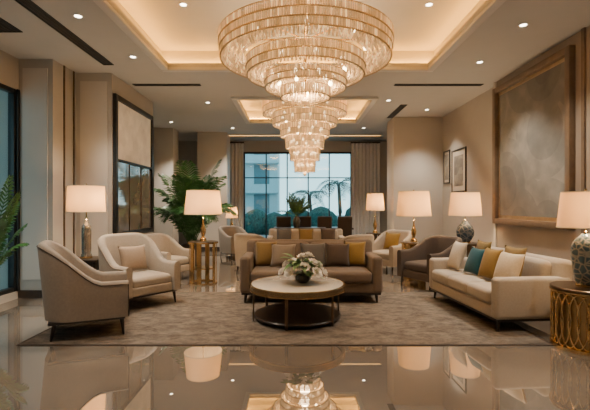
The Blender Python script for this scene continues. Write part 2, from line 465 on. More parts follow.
def curtain(x0, x1, y, label, z1=3.72):
    r = thing('curtain', label, 'curtain', ((x0 + x1) / 2, y, 0)); m = MB()
    W = x1 - x0; N = int(W / .02); cols = []
    for i in range(N + 1):
        x = -W / 2 + W * i / N; ph = i * .02 / .13 * 2 * pi
        cols.append([m.bm.verts.new((x, .055 * sin(ph) * (1 if z < 3 else .8) + .015 * sin(ph * .37 + z), z)) for z in (.02, 1.2, 2.4, 3.2, z1)])
    for i in range(N):
        for j in range(4): m.face([cols[i][j], cols[i + 1][j], cols[i + 1][j + 1], cols[i][j + 1]])
    m.build('drape', CURTAIN, r, sharp=3)
    MB().box((0, 0, z1 + .025), (W + .04, .09, .05), .005).build('curtain_track', BLACK, r)
    return r
curtain(-2.5, -1.85, 14.75, 'grey pleated curtain at the left edge of the far window')
curtain(2.02, 3.05, 14.75, 'wide grey pleated curtain at the right edge of the far window')

# ------------------------------------------------------------------ outside
struct(MB().box((0, 40, -.16), (90, 49.6, .1)).build('ground', PAVE))
b = thing('building', 'pale balconied building outside the far window', 'building', (-5.6, 34, -.11))
MB().box((0, 0, 5), (8.5, 4, 10), .03).build('facade', FACADE, b)
for k in range(3):
    MB().box((0, -2.3, 2.6 + 2.3 * k), (8.7, .6, .18), .02).build('balcony_slab', FACADE, b)
    for x in (-3, -1, 1, 3):
        MB().box((x, -2.0, 1.7 + 2.3 * k), (1.2, .06, 1.5), .01).build('window', FACADED, b)
b = thing('building', 'added dim blue grey facade that darkens the left side window', 'building', (-9.2, 7.5, -.11))  # made-up facade, keeps the bright sky out of this window
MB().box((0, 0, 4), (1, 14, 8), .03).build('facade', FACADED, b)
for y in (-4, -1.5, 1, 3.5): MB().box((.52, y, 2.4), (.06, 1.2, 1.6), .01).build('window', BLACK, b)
struct(MB().box((-8, 6, -.16), (6, 18, .1)).build('ground', PAVE))
m = MB(); random.seed(3)
for k in range(70):
    bmesh.ops.create_icosphere(m.bm, subdivisions=2, radius=random.uniform(.4, .8), matrix=Matrix.Translation((random.uniform(-9, 9), random.uniform(-.3, .3), random.uniform(.2, 1.0))))
tag(m.build('hedge', HEDGE, None, (0, 22.5, -.11)), 'dark hedge outside beyond the far window', 'hedge')

def frond(mb, base, az, L, rise, droop, n_=14, ll=.3, lw=.03, r=.008):
    base = Vector(base); Z = Vector((0, 0, 1)); f = lambda t: base + Vector((cos(az) * L * t, sin(az) * L * t, rise * t - droop * t * t))
    K = n_ + 2
    mb.tube([f(k / K) for k in range(K + 1)], [r * (1 - .8 * k / K) for k in range(K + 1)], 5)
    for i in range(3, K + 1):
        t = i / K; p = f(t); tg = (f(min(1, t + .02)) - f(t - .02)).normalized(); sd = tg.cross(Z).normalized()
        l = ll * max(.12, sin(pi * min(1, .15 + .8 * t))) ** .7
        for s_ in (-1, 1):
            d = (sd * s_ * .8 + tg * .62 + Z * random.uniform(-.1, .15)).normalized()
            mid = p + d * l * .5 + Z * .01; tip = p + d * l - Z * l * .28; wv = tg * lw / 2
            V = [mb.bm.verts.new(q) for q in (p - wv * .4, p + wv * .4, mid + wv, mid - wv, tip)]
            mb.face([V[0], V[1], V[2], V[3]]); mb.face([V[3], V[2], V[4]])

def palm_tree(x, y, h, label):
    r = thing('palm_tree', label, 'tree', (x, y, -.11), 0)
    m = MB(); m.tube([(0, 0, 0), (.1, 0, h * .4), (.05, 0, h * .75), (0, 0, h)], [.16, .12, .1, .09], 10); m.build('trunk', TRUNK, r)
    for k in range(13):
        m = MB(); frond(m, (0, 0, h - .05), k * 2.4, random.uniform(1.2, 1.7), random.uniform(.5, 1.4), random.uniform(1.2, 2.0), 14, .45, .06, .02)
        m.build('frond', LEAFD, r)
palm_tree(2.6, 24.5, 2.9, 'taller palm tree outside at the right of the far window')
palm_tree(1.0, 28, 2.3, 'shorter palm tree outside near the middle of the far window')

# ------------------------------------------------------------------ ceiling fittings
def downlight(x, y, z, label, power=265, group=None):
    r = thing('downlight', label, 'ceiling light', (x, y, z), 0, group)
    MB().lathe([(.04, 0), (.055, -.007), (.068, -.005), (.068, 0)], 24, closed=True).build('trim_ring', WHITE, r)
    MB().lathe([(0, -.003), (.042, -.003), (.042, 0), (0, 0)], 20).build('lens', DOWN, r)
    l = light('beam', 'SPOT', (0, 0, -.02), power, (1, .87, .7), r, .05, radians(95), .75)
downlight(-1.5, 5.5, TZ, 'recessed downlight inside the large ceiling tray left of the chandelier', 160)
downlight(1.8, 5.5, TZ, 'recessed downlight inside the large ceiling tray right of the chandelier', 160)
downlight(-2.7, 5.1, H, 'recessed downlight beside the long black slot vent, nearer one')
downlight(-2.57, 6.5, H, 'recessed downlight beside the far end of the long slot vent', 360)
downlight(2.98, 5.35, H, 'recessed downlight above the oatmeal sofa, nearer one')
downlight(3.04, 6.74, H, 'recessed downlight in front of the large framed artwork, farther one', 360)
downlight(-2.0, 9.4, H, 'recessed downlight above the big indoor palm', 320)
downlight(2.1, 9.2, H, 'recessed downlight just right of the small glowing ceiling tray')
downlight(3.25, 10.1, H, 'added recessed downlight that brightens the wide beige column', 280)  # lamp added to brighten the far right column
downlight(-3.5, 11.6, H, 'added recessed downlight that brightens the recess behind the palm', 520)  # lamp added so the left recess is not dark
downlight(-1.9, 12.5, H, 'farthest recessed downlight on the left near the curtain', 340)
downlight(2.1, 12.5, H, 'farthest recessed downlight on the right near the curtain', 340)
for x, y in ((-2.9, 3.4), (3.0, 3.4), (-1.6, 1.2), (1.6, 1.2), (-1.6, -.8), (1.6, -.8)):  # unseen lamps added as fill from the camera side
    downlight(x, y, H, 'added unseen fill downlight behind or above the viewpoint', 210, 'added fill downlights behind the viewpoint')

def vent(x, y, L, W, rz, label, slats):
    r = thing('ceiling_vent', label, 'air vent', (x, y, H), rz)
    m = MB()
    for s_ in (-1, 1): m.box((s_ * (W / 2), 0, -.006), (.015, L + .015, .012)); m.box((0, s_ * L / 2, -.006), (W - .015, .015, .012))
    m.build('vent_frame', BLACK, r)
    MB().box((0, 0, -.002), (W - .016, L - .016, .004)).build('backing', BLACK, r)
    for k in range(slats): MB().box((-W / 2 + W * (k + 1) / (slats + 1), 0, -.006), (.01, L - .02, .01)).build('slat', POT, r)
vent(-3.12, 5.5, 2.7, .16, 0, 'long black slot vent running along the left side of the ceiling', 2)
vent(-3.85, 5.3, .5, .3, 0, 'short black ceiling vent above the left window', 4)
vent(-2.5, 8.0, 1.3, .1, radians(90), 'black slot vent across the ceiling above the dark framed mirror', 1)
vent(2.8, 8.0, 1.7, .1, radians(90), 'black slot vent across the ceiling by the large artwork', 1)
vent(2.55, 10.3, 1.4, .14, 0, 'short slot vent right of the small ceiling tray', 2)
r = thing('linear_ceiling_light', 'long thin warm light strip in the ceiling before the far window', 'ceiling light', (.2, 13.7, H))
MB().box((0, 0, -.015), (5.4, .09, .03), .004).build('housing', WHITE, r)
MB().box((0, 0, -.032), (5.3, .05, .008)).build('diffuser', STRIP, r)

def chandelier(loc, tiers, label, power, topz):
    r = thing('chandelier', label, 'chandelier', loc)
    for ti, (R, zt, zb, bands) in enumerate(tiers):
        m = MB(); N = int(2 * pi * R / .029); hh = (zt - zb) / bands
        for bnd in range(bands):
            z1 = zt - bnd * hh - .005; z0 = zt - (bnd + 1) * hh + .008
            rr = R - .012 * bnd
            for k in range(N):
                a = 2 * pi * (k + .5 * (bnd % 2)) / N
                cx, cy = rr * cos(a), rr * sin(a); q = .01
                pts = [(cx + q * cos(a + j * pi / 2), cy + q * sin(a + j * pi / 2)) for j in range(4)]
                B = [m.bm.verts.new((x, y, z0 + .012)) for x, y in pts]; T = [m.bm.verts.new((x, y, z1)) for x, y in pts]
                tip = m.bm.verts.new((cx, cy, z0))
                for j in range(4):
                    m.face([B[j], B[(j + 1) % 4], T[(j + 1) % 4], T[j]]); m.face([B[(j + 1) % 4], B[j], tip])
                m.face(T)
        tier = m.build('crystal_tier', CRYSTAL, r, sharp=.2)
        for bnd in range(bands + 1):
            rr = R - .012 * max(0, bnd - 1)
            MB().ring(rr - .008, rr + .011, zt - bnd * hh - .0035, zt - bnd * hh + .0035, 64).build('tier_ring', RINGMETAL, tier)
        MB().lathe([(R - .035 - .012 * (bands - 1), zb + .02), (R - .035, zt - .01)], 64).build('added_glow_shade', FROST, tier)
        Rn = tiers[ti + 1][0] if ti + 1 < len(tiers) else .05
        m = MB(); rr = R - .075
        while rr > Rn + .03:
            N = int(2 * pi * rr / .05)
            for k in range(N):
                a = 2 * pi * k / N
                m.lathe([(0, zb), (.014, zb + .025), (.014, zb + .06), (0, zb + .085)], 4, (rr * cos(a), rr * sin(a), .01))
            rr -= .06
        if len(m.bm.verts): m.build('crystal_drops', CRYSTAL, tier, sharp=.2)
        for k in range(8):
            a = 2 * pi * k / 8 + ti
            rb = R * .7
            MB().lathe([(0, -.04), (.022, -.03), (.03, 0), (.018, .035), (0, .045)], 10, (rb * cos(a), rb * sin(a), (zt + zb) / 2 + .04)).build('bulb', BULB, r)
        light('lamp_glow', 'POINT', (0, 0, (zt + zb) / 2), power * (.35 if ti == 0 else .6 + R), WARM, r, .12)
    m = MB(); zb = tiers[-1][2]
    m.lathe([(0, zb - .1), (.03, zb - .08), (.045, zb - .045), (.03, zb - .01), (.012, zb + .02), (0, zb + .02)], 14); m.build('finial', CRYSTAL, r)
    MB().tube([(0, 0, zb), (0, 0, topz)], .018, 10).build('stem', BRASS, r)
    R = tiers[0][0]
    for k in range(4):
        a = pi * k / 4; zt = tiers[0][1]
        MB().tube([(-R * cos(a), -R * sin(a), zt), (R * cos(a), R * sin(a), zt)], .01, 6).build('spoke', BRASS, r)
    MB().disc(.16, topz - .05, topz, 28).build('canopy', BRASS, r)
chandelier((.14, 5.5, 0), [(1.15, 3.72, 3.43, 3), (.79, 3.43, 3.22, 2), (.55, 3.22, 3.06, 2), (.33, 3.06, 2.93, 1)],
           'huge wide tiered crystal chandelier nearest the viewer', 32, TZ)
chandelier((.24, 10.0, 0), [(1.03, 3.98, 3.7, 2), (.79, 3.7, 3.43, 2), (.6, 3.43, 3.15, 2), (.47, 3.15, 2.87, 2), (.37, 2.87, 2.58, 2), (.26, 2.58, 2.3, 2)],
           'narrower six tier crystal chandelier hanging lower behind the big one', 26, TZ)

# ------------------------------------------------------------------ rug
RT = .01
RZ = .014
r = thing('rug', 'large mottled brown area rug under the front seating group', 'rug', (-.105, 5.7, 0))
MB().box((0, 0, RT / 2), (5.68, 2.61, RT), .003).build('pile', RUG, r)
m = MB()
for s_ in (-1, 1):
    m.box((s_ * 2.855, 0, RT / 2), (.03, 2.67, RT), .003); m.box((0, s_ * 1.32, RT / 2), (5.68, .03, RT), .003)
m.build('binding', BROWN, r)

# ------------------------------------------------------------------ seating
def smooth(t): t = max(0, min(1, t)); return t * t * (3 - 2 * t)
def shell_path(W, D, rc, th):
    w = W / 2 - th / 2; yb = D / 2 - th / 2; P = []
    for k in range(9): P.append((w, -D / 2 + (yb - rc + D / 2) * k / 8, 1, 0))
    a_end = len(P) - 1
    for k in range(1, 9):
        a = pi / 2 * k / 8; P.append((w - rc + rc * cos(a), yb - rc + rc * sin(a), cos(a), sin(a)))
    for k in range(1, 8): 
        x = (w - rc) * (1 - 2 * k / 8); P.append((x, yb, 0, 1))
    Q = [(-x, y, -nx, ny) for x, y, nx, ny in reversed(P[:a_end + 9])]
    P = P + Q
    return P, a_end
def shell_h(y, D, hb, ha, s0):
    k = smooth(((y + D / 2) / D - s0) / (1 - s0)); return ha + (hb - ha) * k, k
def shell_part(P, i0, i1, D, th, z0, hb, ha, s0, lean):
    m = MB(); rings = []
    for i in range(i0, i1 + 1):
        x, y, nx, ny = P[i]; h, k = shell_h(y, D, hb, ha, s0)
        ring = []
        for o, z in ((-th / 2, z0), (-th / 2, (z0 + h) / 2), (-th / 2, h - .05), (-th * .36, h - .016), (0, h), (th * .36, h - .016), (th / 2, h - .05), (th / 2, (z0 + h) / 2), (th / 2, z0)):
            ln = lean * (z - z0) / (hb - z0) * k
            ring.append(m.bm.verts.new((x + nx * (o + ln * .25), y + ny * o + ln, z)))
        rings.append(ring)
    for a, b in zip(rings, rings[1:]):
        L = len(a)
        for j in range(L): m.face([a[j], b[j], b[(j + 1) % L], a[(j + 1) % L]])
    m.face(rings[0]); m.face(rings[-1])
    return m
def armchair(label, loc, rz, W, D, hb, ha, fab, legm=LEGWOOD, sh=.45, th=.11, lean=.08, z0=.17, group=None, seatfab=None, s0=.25, name='armchair', rc=.2, rail=False, piping=None):
    r = thing(name, label, 'armchair', loc, rz, group)
    P, ae = shell_path(W, D, rc, th); L = len(P) - 1
    shell_part(P, 0, ae, D, th, z0, hb, ha, s0, lean).build('arm', fab, r, sharp=1.2)
    shell_part(P, L - ae, L, D, th, z0, hb, ha, s0, lean).build('arm', fab, r, sharp=1.2)
    shell_part(P, ae, L - ae, D, th, z0, hb, ha, s0, lean).build('backrest', fab, r, sharp=1.2)
    if piping:
        pts = []
        x, y, nx, ny = P[0]; pts.append((x + th / 2, -D / 2, z0 + .01))
        for i, (x, y, nx, ny) in enumerate(P):
            h, k = shell_h(y, D, hb, ha, s0); z = h - .04; ln = lean * (z - z0) / (hb - z0) * k
            pts.append((x + nx * (th / 2 + ln * .25), y + ny * th / 2 + ln, z))
        pts.append((P[-1][0] - th / 2, -D / 2, z0 + .01))
        MB().tube(pts, .007, 6).build('piping', piping, r, sharp=3)
    iw = W - 2 * th
    MB().soft((0, -.03, z0 + .06), (iw - .004, D - .12, .14), .03).build('seat_base', fab, r)
    MB().soft((0, -.045, sh - .08), (iw - .01, D - th - .05, .16), .06, .025).build('seat_cushion', seatfab or fab, r)
    if rail:
        MB().box((0, -.01, z0 - .012), (W - .05, D - .09, .028), .006).build('base_rail', legm, r)
    zl = z0 - .02 if rail else z0 + .01
    for sx in (-1, 1):
        MB().leg(sx * (W / 2 - .07), -D / 2 + .07, 0, zl, .012, .027, sx * .015, -.02).build('leg', legm, r)
        MB().leg(sx * (W / 2 - .11), D / 2 - .11, 0, zl, .012, .027, sx * .015, .03).build('leg', legm, r)
    return r
def sofa(label, loc, rz, W, D, sh, hb, ha, fab, aw=.16, ncush=2, z0=.15, legm=LEGWOOD, rail=True):
    r = thing('sofa', label, 'sofa', loc, rz)
    iw = W - 2 * aw; bt = .22
    MB().soft((0, 0, z0 + .075), (W - .02, D - .04, .15), .025).build('base', fab, r)
    if rail: MB().box((0, 0, z0 - .012), (W - .05, D - .07, .035), .008).build('base_rail', legm, r)
    cw = iw / ncush
    for k in range(ncush):
        MB().soft((-iw / 2 + cw * (k + .5), -bt / 2 - .005, (z0 + .15 + sh) / 2), (cw - .006, D - bt + .01, sh - z0 - .15), .055, .02).build('seat_cushion', fab, r)
    for sx in (-1, 1):
        MB().soft((sx * (W / 2 - aw / 2), -.01, (z0 + ha) / 2), (aw, D - .03, ha - z0), .05).build('arm', fab, r)
    rot = Matrix.Rotation(radians(-7), 3, 'X')
    MB().soft((0, D / 2 - bt / 2 + .01, (z0 + .1 + hb) / 2), (W - .04, bt, hb - z0 - .1), .07, 0, rot).build('backrest', fab, r)
    for k in range(ncush):
        MB().soft((-iw / 2 + cw * (k + .5), D / 2 - bt - .02, sh + (hb - sh) * .47), (cw - .01, .14, (hb - sh) * .9), .06, .01, rot).build('back_cushion', fab, r)
    for sx in (-1, 1):
        for sy in (-1, 1):
            MB().leg(sx * (W / 2 - .09), sy * (D / 2 - .09), 0, z0 - .02, .016, .026, sx * .012, sy * .012).build('leg', legm, r)
    return r
def cushion(label, root, lx, ly, lz, w, h, t, mat, tilt=14, rz=0, roll=0, group=None, cat='cushion'):
    R = Matrix.Rotation(root.rotation_euler.z, 3, 'Z'); p = R @ Vector((lx, ly, lz)) + root.location
    o = MB().pillow(w, h, t).build('throw_pillow', mat, None, p, 3)
    o.rotation_euler = (radians(-tilt), radians(roll), root.rotation_euler.z + radians(rz))
    return tag(o, label, cat, group)

GS = 'pillows on the brown sofa'
S1 = sofa('brown linen sofa facing the viewer behind the round coffee table', (.245, 6.62, RZ), 0, 2.17, .9, .48, .9, .7, SOFAC)
cushion('mustard throw pillow in the left corner of the brown sofa', S1, -.71, .02, .505, .36, .4, .12, P_MUST, 16, 4, 0, GS)
cushion('taupe throw pillow leaning in front of the mustard one', S1, -.44, -.16, .505, .4, .38, .14, P_TAUPE, 20, -6, 0, GS)
cushion('charcoal grey throw pillow behind the white flowers', S1, .05, -.06, .505, .42, .38, .13, P_GREY, 16, 5, 0, GS)
cushion('chocolate brown throw pillow between the grey and gold ones', S1, .43, -.1, .505, .4, .38, .13, P_BROWN, 18, -4, 0, GS)
cushion('gold throw pillow in the right corner of the brown sofa', S1, .72, .0, .505, .36, .4, .12, P_GOLD, 16, -8, 0, GS)

S2 = sofa('oatmeal sofa along the right wall seen from its near end', (2.72, 5.72, RZ), radians(-85), 1.9, .98, .47, .84, .64, SOFAB, .13, 3)
GT = 'pillows on the oatmeal sofa'
cushion('honey cream pillow at the near end of the oatmeal sofa', S2, .58, -.17, .495, .42, .42, .16, P_HONEY, 20, 6, 0, GT)
cushion('mustard pillow behind the near cream pillow on the oatmeal sofa', S2, .46, -.01, .495, .4, .47, .1, P_MUST, 12, 6, 0, GT)
cushion('bright gold pillow in the middle of the oatmeal sofa', S2, .19, -.17, .495, .36, .43, .12, P_GOLD, 18, 6, 0, GT)
cushion('dark teal pillow on the oatmeal sofa', S2, -.19, -.18, .495, .38, .4, .13, P_TEAL, 22, 4, 0, GT)
cushion('olive brown pillow behind the teal one', S2, -.3, 0, .495, .38, .48, .1, P_OLIVE, 12, 0, 0, GT)
cushion('large cream pillow in the far corner of the oatmeal sofa', S2, -.61, -.24, .495, .38, .45, .14, P_CREAM, 18, 0, 0, GT)

armchair('taupe tub armchair at the front left seen from behind', (-2.47, 4.9, RZ), radians(114), .84, .86, 1.08, .62, BEIGE, rc=.24, s0=.3, th=.1, lean=.08, z0=.21, rail=True, piping=BROWN)
A2 = armchair('cream armchair with a tan pillow facing the coffee table on the left', (-2.38, 6.2, RZ), radians(52), .9, .88, 1.05, .63, CREAM, rc=.2, rail=True, z0=.2, s0=.34, piping=P_TAUPE)
cushion('tan pillow on the cream armchair at the left', A2, 0, .06, .48, .46, .4, .15, P_TAN, 16)
armchair('dark cocoa tub armchair turned left behind the oatmeal sofa', (2.5, 7.55, 0), radians(-62), .85, .85, .92, .66, BROWN)
A3 = armchair('cream armchair with a gold pillow behind the brown sofa at the right', (2.15, 9.35, 0), radians(-50), .85, .85, .92, .62, CREAM)
cushion('gold pillow on the cream armchair at the right', A3, 0, .04, .48, .42, .4, .14, P_GOLD, 16)
armchair('cream armchair beside the brass slatted table under the palm', (-2.6, 8.3, 0), radians(62), .78, .8, .92, .6, CREAM)
armchair('small beige armchair in the distance left of the far sofa', (-1.7, 11.75, 0), radians(40), .8, .8, .9, .64, BEIGE)
armchair('beige armchair with its back just above the left of the brown sofa', (-.85, 9.1, 0), radians(150), .8, .8, .9, .62, CREAM)
armchair('beige armchair with its back just above the right of the brown sofa', (1.2, 8.9, 0), radians(-150), .8, .8, .9, .62, CREAM)
S3 = sofa('pale sofa in the second seating group under the farther chandelier', (.3, 11.1, 0), 0, 2.1, .85, .46, .84, .66, SOFAB)
GF = 'pillows on the far pale sofa'
cushion('grey pillow at the left of the far pale sofa', S3, -.6, -.06, .485, .42, .4, .13, P_GREY, 16, 0, 0, GF)
cushion('gold pillow at the middle of the far pale sofa', S3, 0, -.06, .485, .42, .4, .13, P_MUST, 16, 0, 0, GF)
cushion('brown pillow at the right of the far pale sofa', S3, .6, -.06, .485, .42, .4, .13, P_BROWN, 16, 0, 0, GF)

# ------------------------------------------------------------------ coffee table with flowers
ct = thing('coffee_table', 'round pale stone coffee table with a gold rim and dark lower shelf', 'table', (.03, 5.42, RZ))
MB().lathe([(0, .46), (.6, .46), (.61, .455), (.61, .445), (0, .445)], 64).build('tabletop', STONE, ct)
MB().lathe([(.585, .385), (.615, .385), (.622, .392), (.622, .452), (.612, .458), (.585, .44)], 64, closed=True).build('apron', RIMGOLD, ct)
MB().ring(.6, .63, .379, .389, 64).build('rim_band', BRASS, ct)
MB().ring(.6, .63, .446, .458, 64).build('rim_band', BRASS, ct)
MB().disc(.57, .03, .065, 56, bev=.01).build('lower_shelf', DARKWOOD, ct)
for k in range(6):
    a = 2 * pi * k / 6 + .3
    MB().box((.588 * cos(a), .588 * sin(a), .19), (.016, .034, .38), .004, 2, Matrix.Rotation(a, 4, 'Z')).build('leg', BRONZE, ct)

def bloom(m, c, R, tilt=None):
    c = Vector(c); rt = tilt or Matrix.Identity(3)
    for k, (np_, r0, hh, op) in enumerate(((3, .25, .75, .1), (4, .45, .72, .3), (5, .7, .6, .6), (6, .95, .42, 1.0))):
        for j in range(np_):
            a0 = 2 * pi * j / np_ + k * .7; g = []
            for v in range(4):
                row = []
                for u in range(5):
                    uu = (u - 2) / 2; vv = v / 3
                    wd = 1.25 * pi / np_ * (sin(pi * (.2 + .62 * vv)))
                    a = a0 + uu * wd
                    rad = R * r0 * (.35 + .65 * sin(vv * pi / 2)) + R * op * .28 * vv ** 3 * (1 - .3 * uu * uu)
                    z = R * (hh * vv * 1.1 - .12 * uu * uu * vv - op * .18 * vv ** 3)
                    row.append(m.bm.verts.new(c + rt @ Vector((rad * cos(a), rad * sin(a), z))))
                g.append(row)
            for v in range(3):
                for u in range(4): m.face([g[v][u], g[v][u + 1], g[v + 1][u + 1], g[v + 1][u]])
def leafblade(m, base, d, L, W, dr=.3):
    base = Vector(base); d = Vector(d).normalized(); s_ = d.cross(Vector((0, 0, 1))).normalized(); rows = []
    for k in range(6):
        t = k / 5; p = base + d * L * t - Vector((0, 0, dr * L * t * t)); w_ = W * sin(pi * min(.98, .08 + .9 * t)) / 2
        rows.append([m.bm.verts.new(p - s_ * w_ + Vector((0, 0, w_ * .3))), m.bm.verts.new(p), m.bm.verts.new(p + s_ * w_ + Vector((0, 0, w_ * .3)))])
    for a, b in zip(rows, rows[1:]):
        for j in range(2): m.face([a[j], a[j + 1], b[j + 1], b[j]])
fl = thing('flower_arrangement', 'white roses with green leaves in a low dark vase on the round coffee table', 'flowers', (.1, 5.4, RZ + .46))
MB().lathe([(0, 0), (.06, 0), (.075, .01), (.105, .05), (.11, .08), (.095, .11), (.088, .11), (.1, .08), (.095, .05), (.06, .02), (0, .02)], 32).build('vase', VASE, fl)
random.seed(11)
spots = [(0, 0, .38), (.14, -.06, .31), (-.14, -.07, .32), (.02, -.15, .27), (-.02, .14, .32), (.21, .07, .26), (-.21, .07, .27), (.18, -.15, .2), (-.17, -.17, .21), (.08, .04, .39), (-.26, -.04, .19), (.27, -.03, .18)]
for x, y, z in spots:
    rt = Matrix.Rotation(x * 4, 3, 'Y') @ Matrix.Rotation(-y * 4, 3, 'X')
    m = MB(); bloom(m, (x, y, z - .04), .068, rt); b_ = m.build('bloom', PETAL, fl, sharp=3)
    m = MB(); m.tube([(x * .2, y * .2, .03), (x * .5, y * .5, z * .6), (x, y, z - .035)], .004, 5); m.build('stem', LEAFL, b_)
for k in range(36):
    a = k * 2.4; rr = random.uniform(.03, .1); z = random.uniform(.1, .3)
    m = MB(); leafblade(m, (rr * cos(a), rr * sin(a), z), (cos(a), sin(a), random.uniform(-.2, .9)), random.uniform(.18, .28), .085); m.build('leaf', LEAFL, fl, sharp=3)

# ------------------------------------------------------------------ side tables
def drum_table(label, loc, R, hgt):
    r = thing('drum_table', label, 'side table', loc)
    MB().disc(R, hgt - .035, hgt, 48, bev=.008).build('tabletop', BRONZE, r)
    MB().ring(R - .03, R + .004, hgt - .05, hgt - .034, 48).build('top_rim', BRASS, r)
    MB().ring(R - .05, R, 0, .035, 48).build('base_ring', BRASS, r)
    hh = hgt - .05 - .035
    for k in range(24):
        a0 = 2 * pi * k / 24; pts = []
        for j in range(28):
            t = 2 * pi * j / 28; a = a0 + .3 * cos(t); rr = R - .018
            pts.append((rr * cos(a), rr * sin(a), .035 + hh / 2 + (hh / 2 - .006) * sin(t)))
        MB().tube(pts, .009, 8, True).build('loop', BRASS, r)
    MB().lathe([(R - .04, .035), (R - .04, hgt - .05)], 48).build('drum_body', RINGMETAL, r)
drum_table('gold drum side table with latticed metal sides at the near right', (3.07, 4.34, 0), .32, .64)
def cage_table(label, loc, R, hgt, mat=BRASS, rods=10):
    r = thing('cage_table', label, 'side table', loc)
    MB().disc(R, hgt - .03, hgt, 40).build('tabletop', DARKWOOD, r)
    MB().ring(R - .02, R + .008, hgt - .035, hgt - .004, 40).build('top_rim', mat, r)
    MB().ring(R - .05, R - .01, 0, .025, 40).build('base_ring', mat, r)
    for k in range(rods):
        a = 2 * pi * k / rods + .2
        MB().box(((R - .03) * cos(a), (R - .03) * sin(a), hgt / 2 - .005), (.012, .08, hgt - .06), .002, 1, Matrix.Rotation(a, 4, 'Z')).build('slat', mat, r)
    MB().disc(R - .055, hgt * .35, hgt * .35 + .02, 32).build('shelf', mat, r)
cage_table('round brass slatted side table left of the brown sofa', (-1.77, 7.9, 0), .28, .8)
cage_table('round brass slatted side table behind the cocoa armchair', (2.44, 8.42, 0), .26, .74)
cage_table('round bronze side table behind the far end of the oatmeal sofa', (3.28, 7.9, 0), .28, .77, BRONZE)
cage_table('small round bronze side table near the right of the far window', (2.15, 11.0, 0), .24, .75, BRONZE)
cage_table('small round bronze side table near the left curtain', (-1.95, 12.65, 0), .2, .65, BRONZE)
r = thing('end_table', 'dark wooden end table with a drawer between the two left armchairs', 'side table', (-3.27, 6.42, 0))
MB().box((0, 0, .655), (.56, .52, .03), .006).build('tabletop', DARKWOOD, r)
MB().box((0, 0, .57), (.5, .46, .14), .004).build('body', DARKWOOD, r)
d_ = MB().box((0, -.237, .57), (.44, .016, .11), .003).build('drawer', DARKWOOD, r)
MB().lathe([(0, 0), (.008, 0), (.008, .012), (.014, .02), (0, .024)], 12).build('knob', BRASS, d_, (0, -.245, .57)).rotation_euler = (radians(90), 0, 0)
for sx in (-1, 1):
    for sy in (-1, 1): MB().leg(sx * .22, sy * .2, 0, .505, .014, .022, 0, 0, 4).build('leg', DARKWOOD, r)
MB().box((0, 0, .16), (.44, .4, .02), .003).build('shelf', DARKWOOD, r)
r = thing('console_table', 'dark console table behind the far pale sofa', 'table', (.15, 12.0, 0))
MB().box((0, 0, .82), (1.5, .42, .04), .006).build('tabletop', DARKWOOD, r)
MB().box((0, 0, .15), (1.36, .36, .03), .005).build('shelf', DARKWOOD, r)
for sx in (-1, 1):
    for sy in (-1, 1): MB().box((sx * .7, sy * .16, .4), (.05, .05, .8), .004).build('leg', DARKWOOD, r)

# ------------------------------------------------------------------ lamps
def lamp(label, loc, prof, bmat, sb, st, rb, rt, power, footr=None):
    r = thing('table_lamp', label, 'lamp', loc)
    fr = footr or prof[0][0] * 1.1
    MB().lathe([(0, 0), (fr, 0), (fr, .02), (fr * .9, .028), (0, .028)], 28).build('foot', BRASS, r)
    MB().lathe([(0, .028)] + [(a, .028 + b) for a, b in prof] + [(0, .028 + prof[-1][1])], 32).build('base', bmat, r, sharp=1)
    zb = .028 + prof[-1][1]; zm = (sb + st) / 2
    MB().lathe([(0, zb), (.018, zb), (.018, zb + .02), (.008, zb + .03), (.008, zm - .07), (.016, zm - .065), (.016, zm - .04), (0, zm - .04)], 14).build('neck', BRASS, r)
    sh = MB().lathe([(rb, sb), (rt, st)], 48).build('lamp_shade', SHADE, r)
    MB().ring(rb - .003, rb + .003, sb - .002, sb + .008, 48).build('shade_trim', WHITE, sh)
    MB().ring(rt - .003, rt + .003, st - .008, st + .002, 48).build('shade_trim', WHITE, sh)
    m = MB()
    for k in range(3):
        a = 2 * pi * k / 3; m.tube([(0, 0, st - .03), (rt * cos(a), rt * sin(a), st - .006)], .003, 5)
    m.tube([(0, 0, zm - .04), (0, 0, st + .01)], .004, 6); m.lathe([(0, st + .01), (.012, st + .015), (.012, st + .03), (0, st + .04)], 10)
    m.build('spider', BRASS, sh)
    MB().lathe([(0, zm - .045), (.02, zm - .04), (.032, zm), (.02, zm + .035), (0, zm + .045)], 14, (.0, 0, 0)).build('bulb', BULB, r)
    light('bulb_glow', 'POINT', (.05, 0, zm), power, WARM, r, .05)
    return r
col_prof = [(.08, 0), (.08, .03), (.068, .045), (.072, .12), (.072, .4), (.068, .47), (.045, .5), (.03, .55)]
slim_prof = [(.06, 0), (.065, .02), (.025, .06), (.05, .14), (.055, .2), (.03, .28), (.015, .34), (.015, .4)]
jar_prof = [(.09, 0), (.12, .04), (.16, .12), (.165, .2), (.13, .29), (.07, .35), (.045, .39)]
big_prof = [(.085, 0), (.1, .03), (.115, .12), (.135, .28), (.135, .38), (.11, .46), (.06, .5), (.035, .53)]
lamp('tall table lamp with a silvery column base on the dark end table', (-3.27, 6.42, .67), col_prof, SILVER, .72, 1.13, .28, .265, 36)
lamp('table lamp with a slim brass base on the slatted table under the palm', (-1.77, 7.9, .8), slim_prof, BRASS, .52, .98, .36, .31, 54)
lamp('table lamp with a slim brass base behind the cocoa armchair', (2.44, 8.42, .74), slim_prof, BRASS, .53, 1.04, .35, .3, 54)
lamp('table lamp with a rounded dark blue ceramic base near the artwork', (3.28, 7.9, .77), jar_prof, CERAM_B, .52, .97, .3, .26, 46)
lamp('table lamp with a blue grey crackled ceramic base on the gold drum table', (3.08, 4.34, .64), big_prof, CERAM_T, .62, 1.0, .265, .225, 30)
lamp('smaller table lamp in the distance beside the right curtain', (2.15, 11.0, .75), slim_prof, BRASS, .6, 1.06, .25, .21, 35)
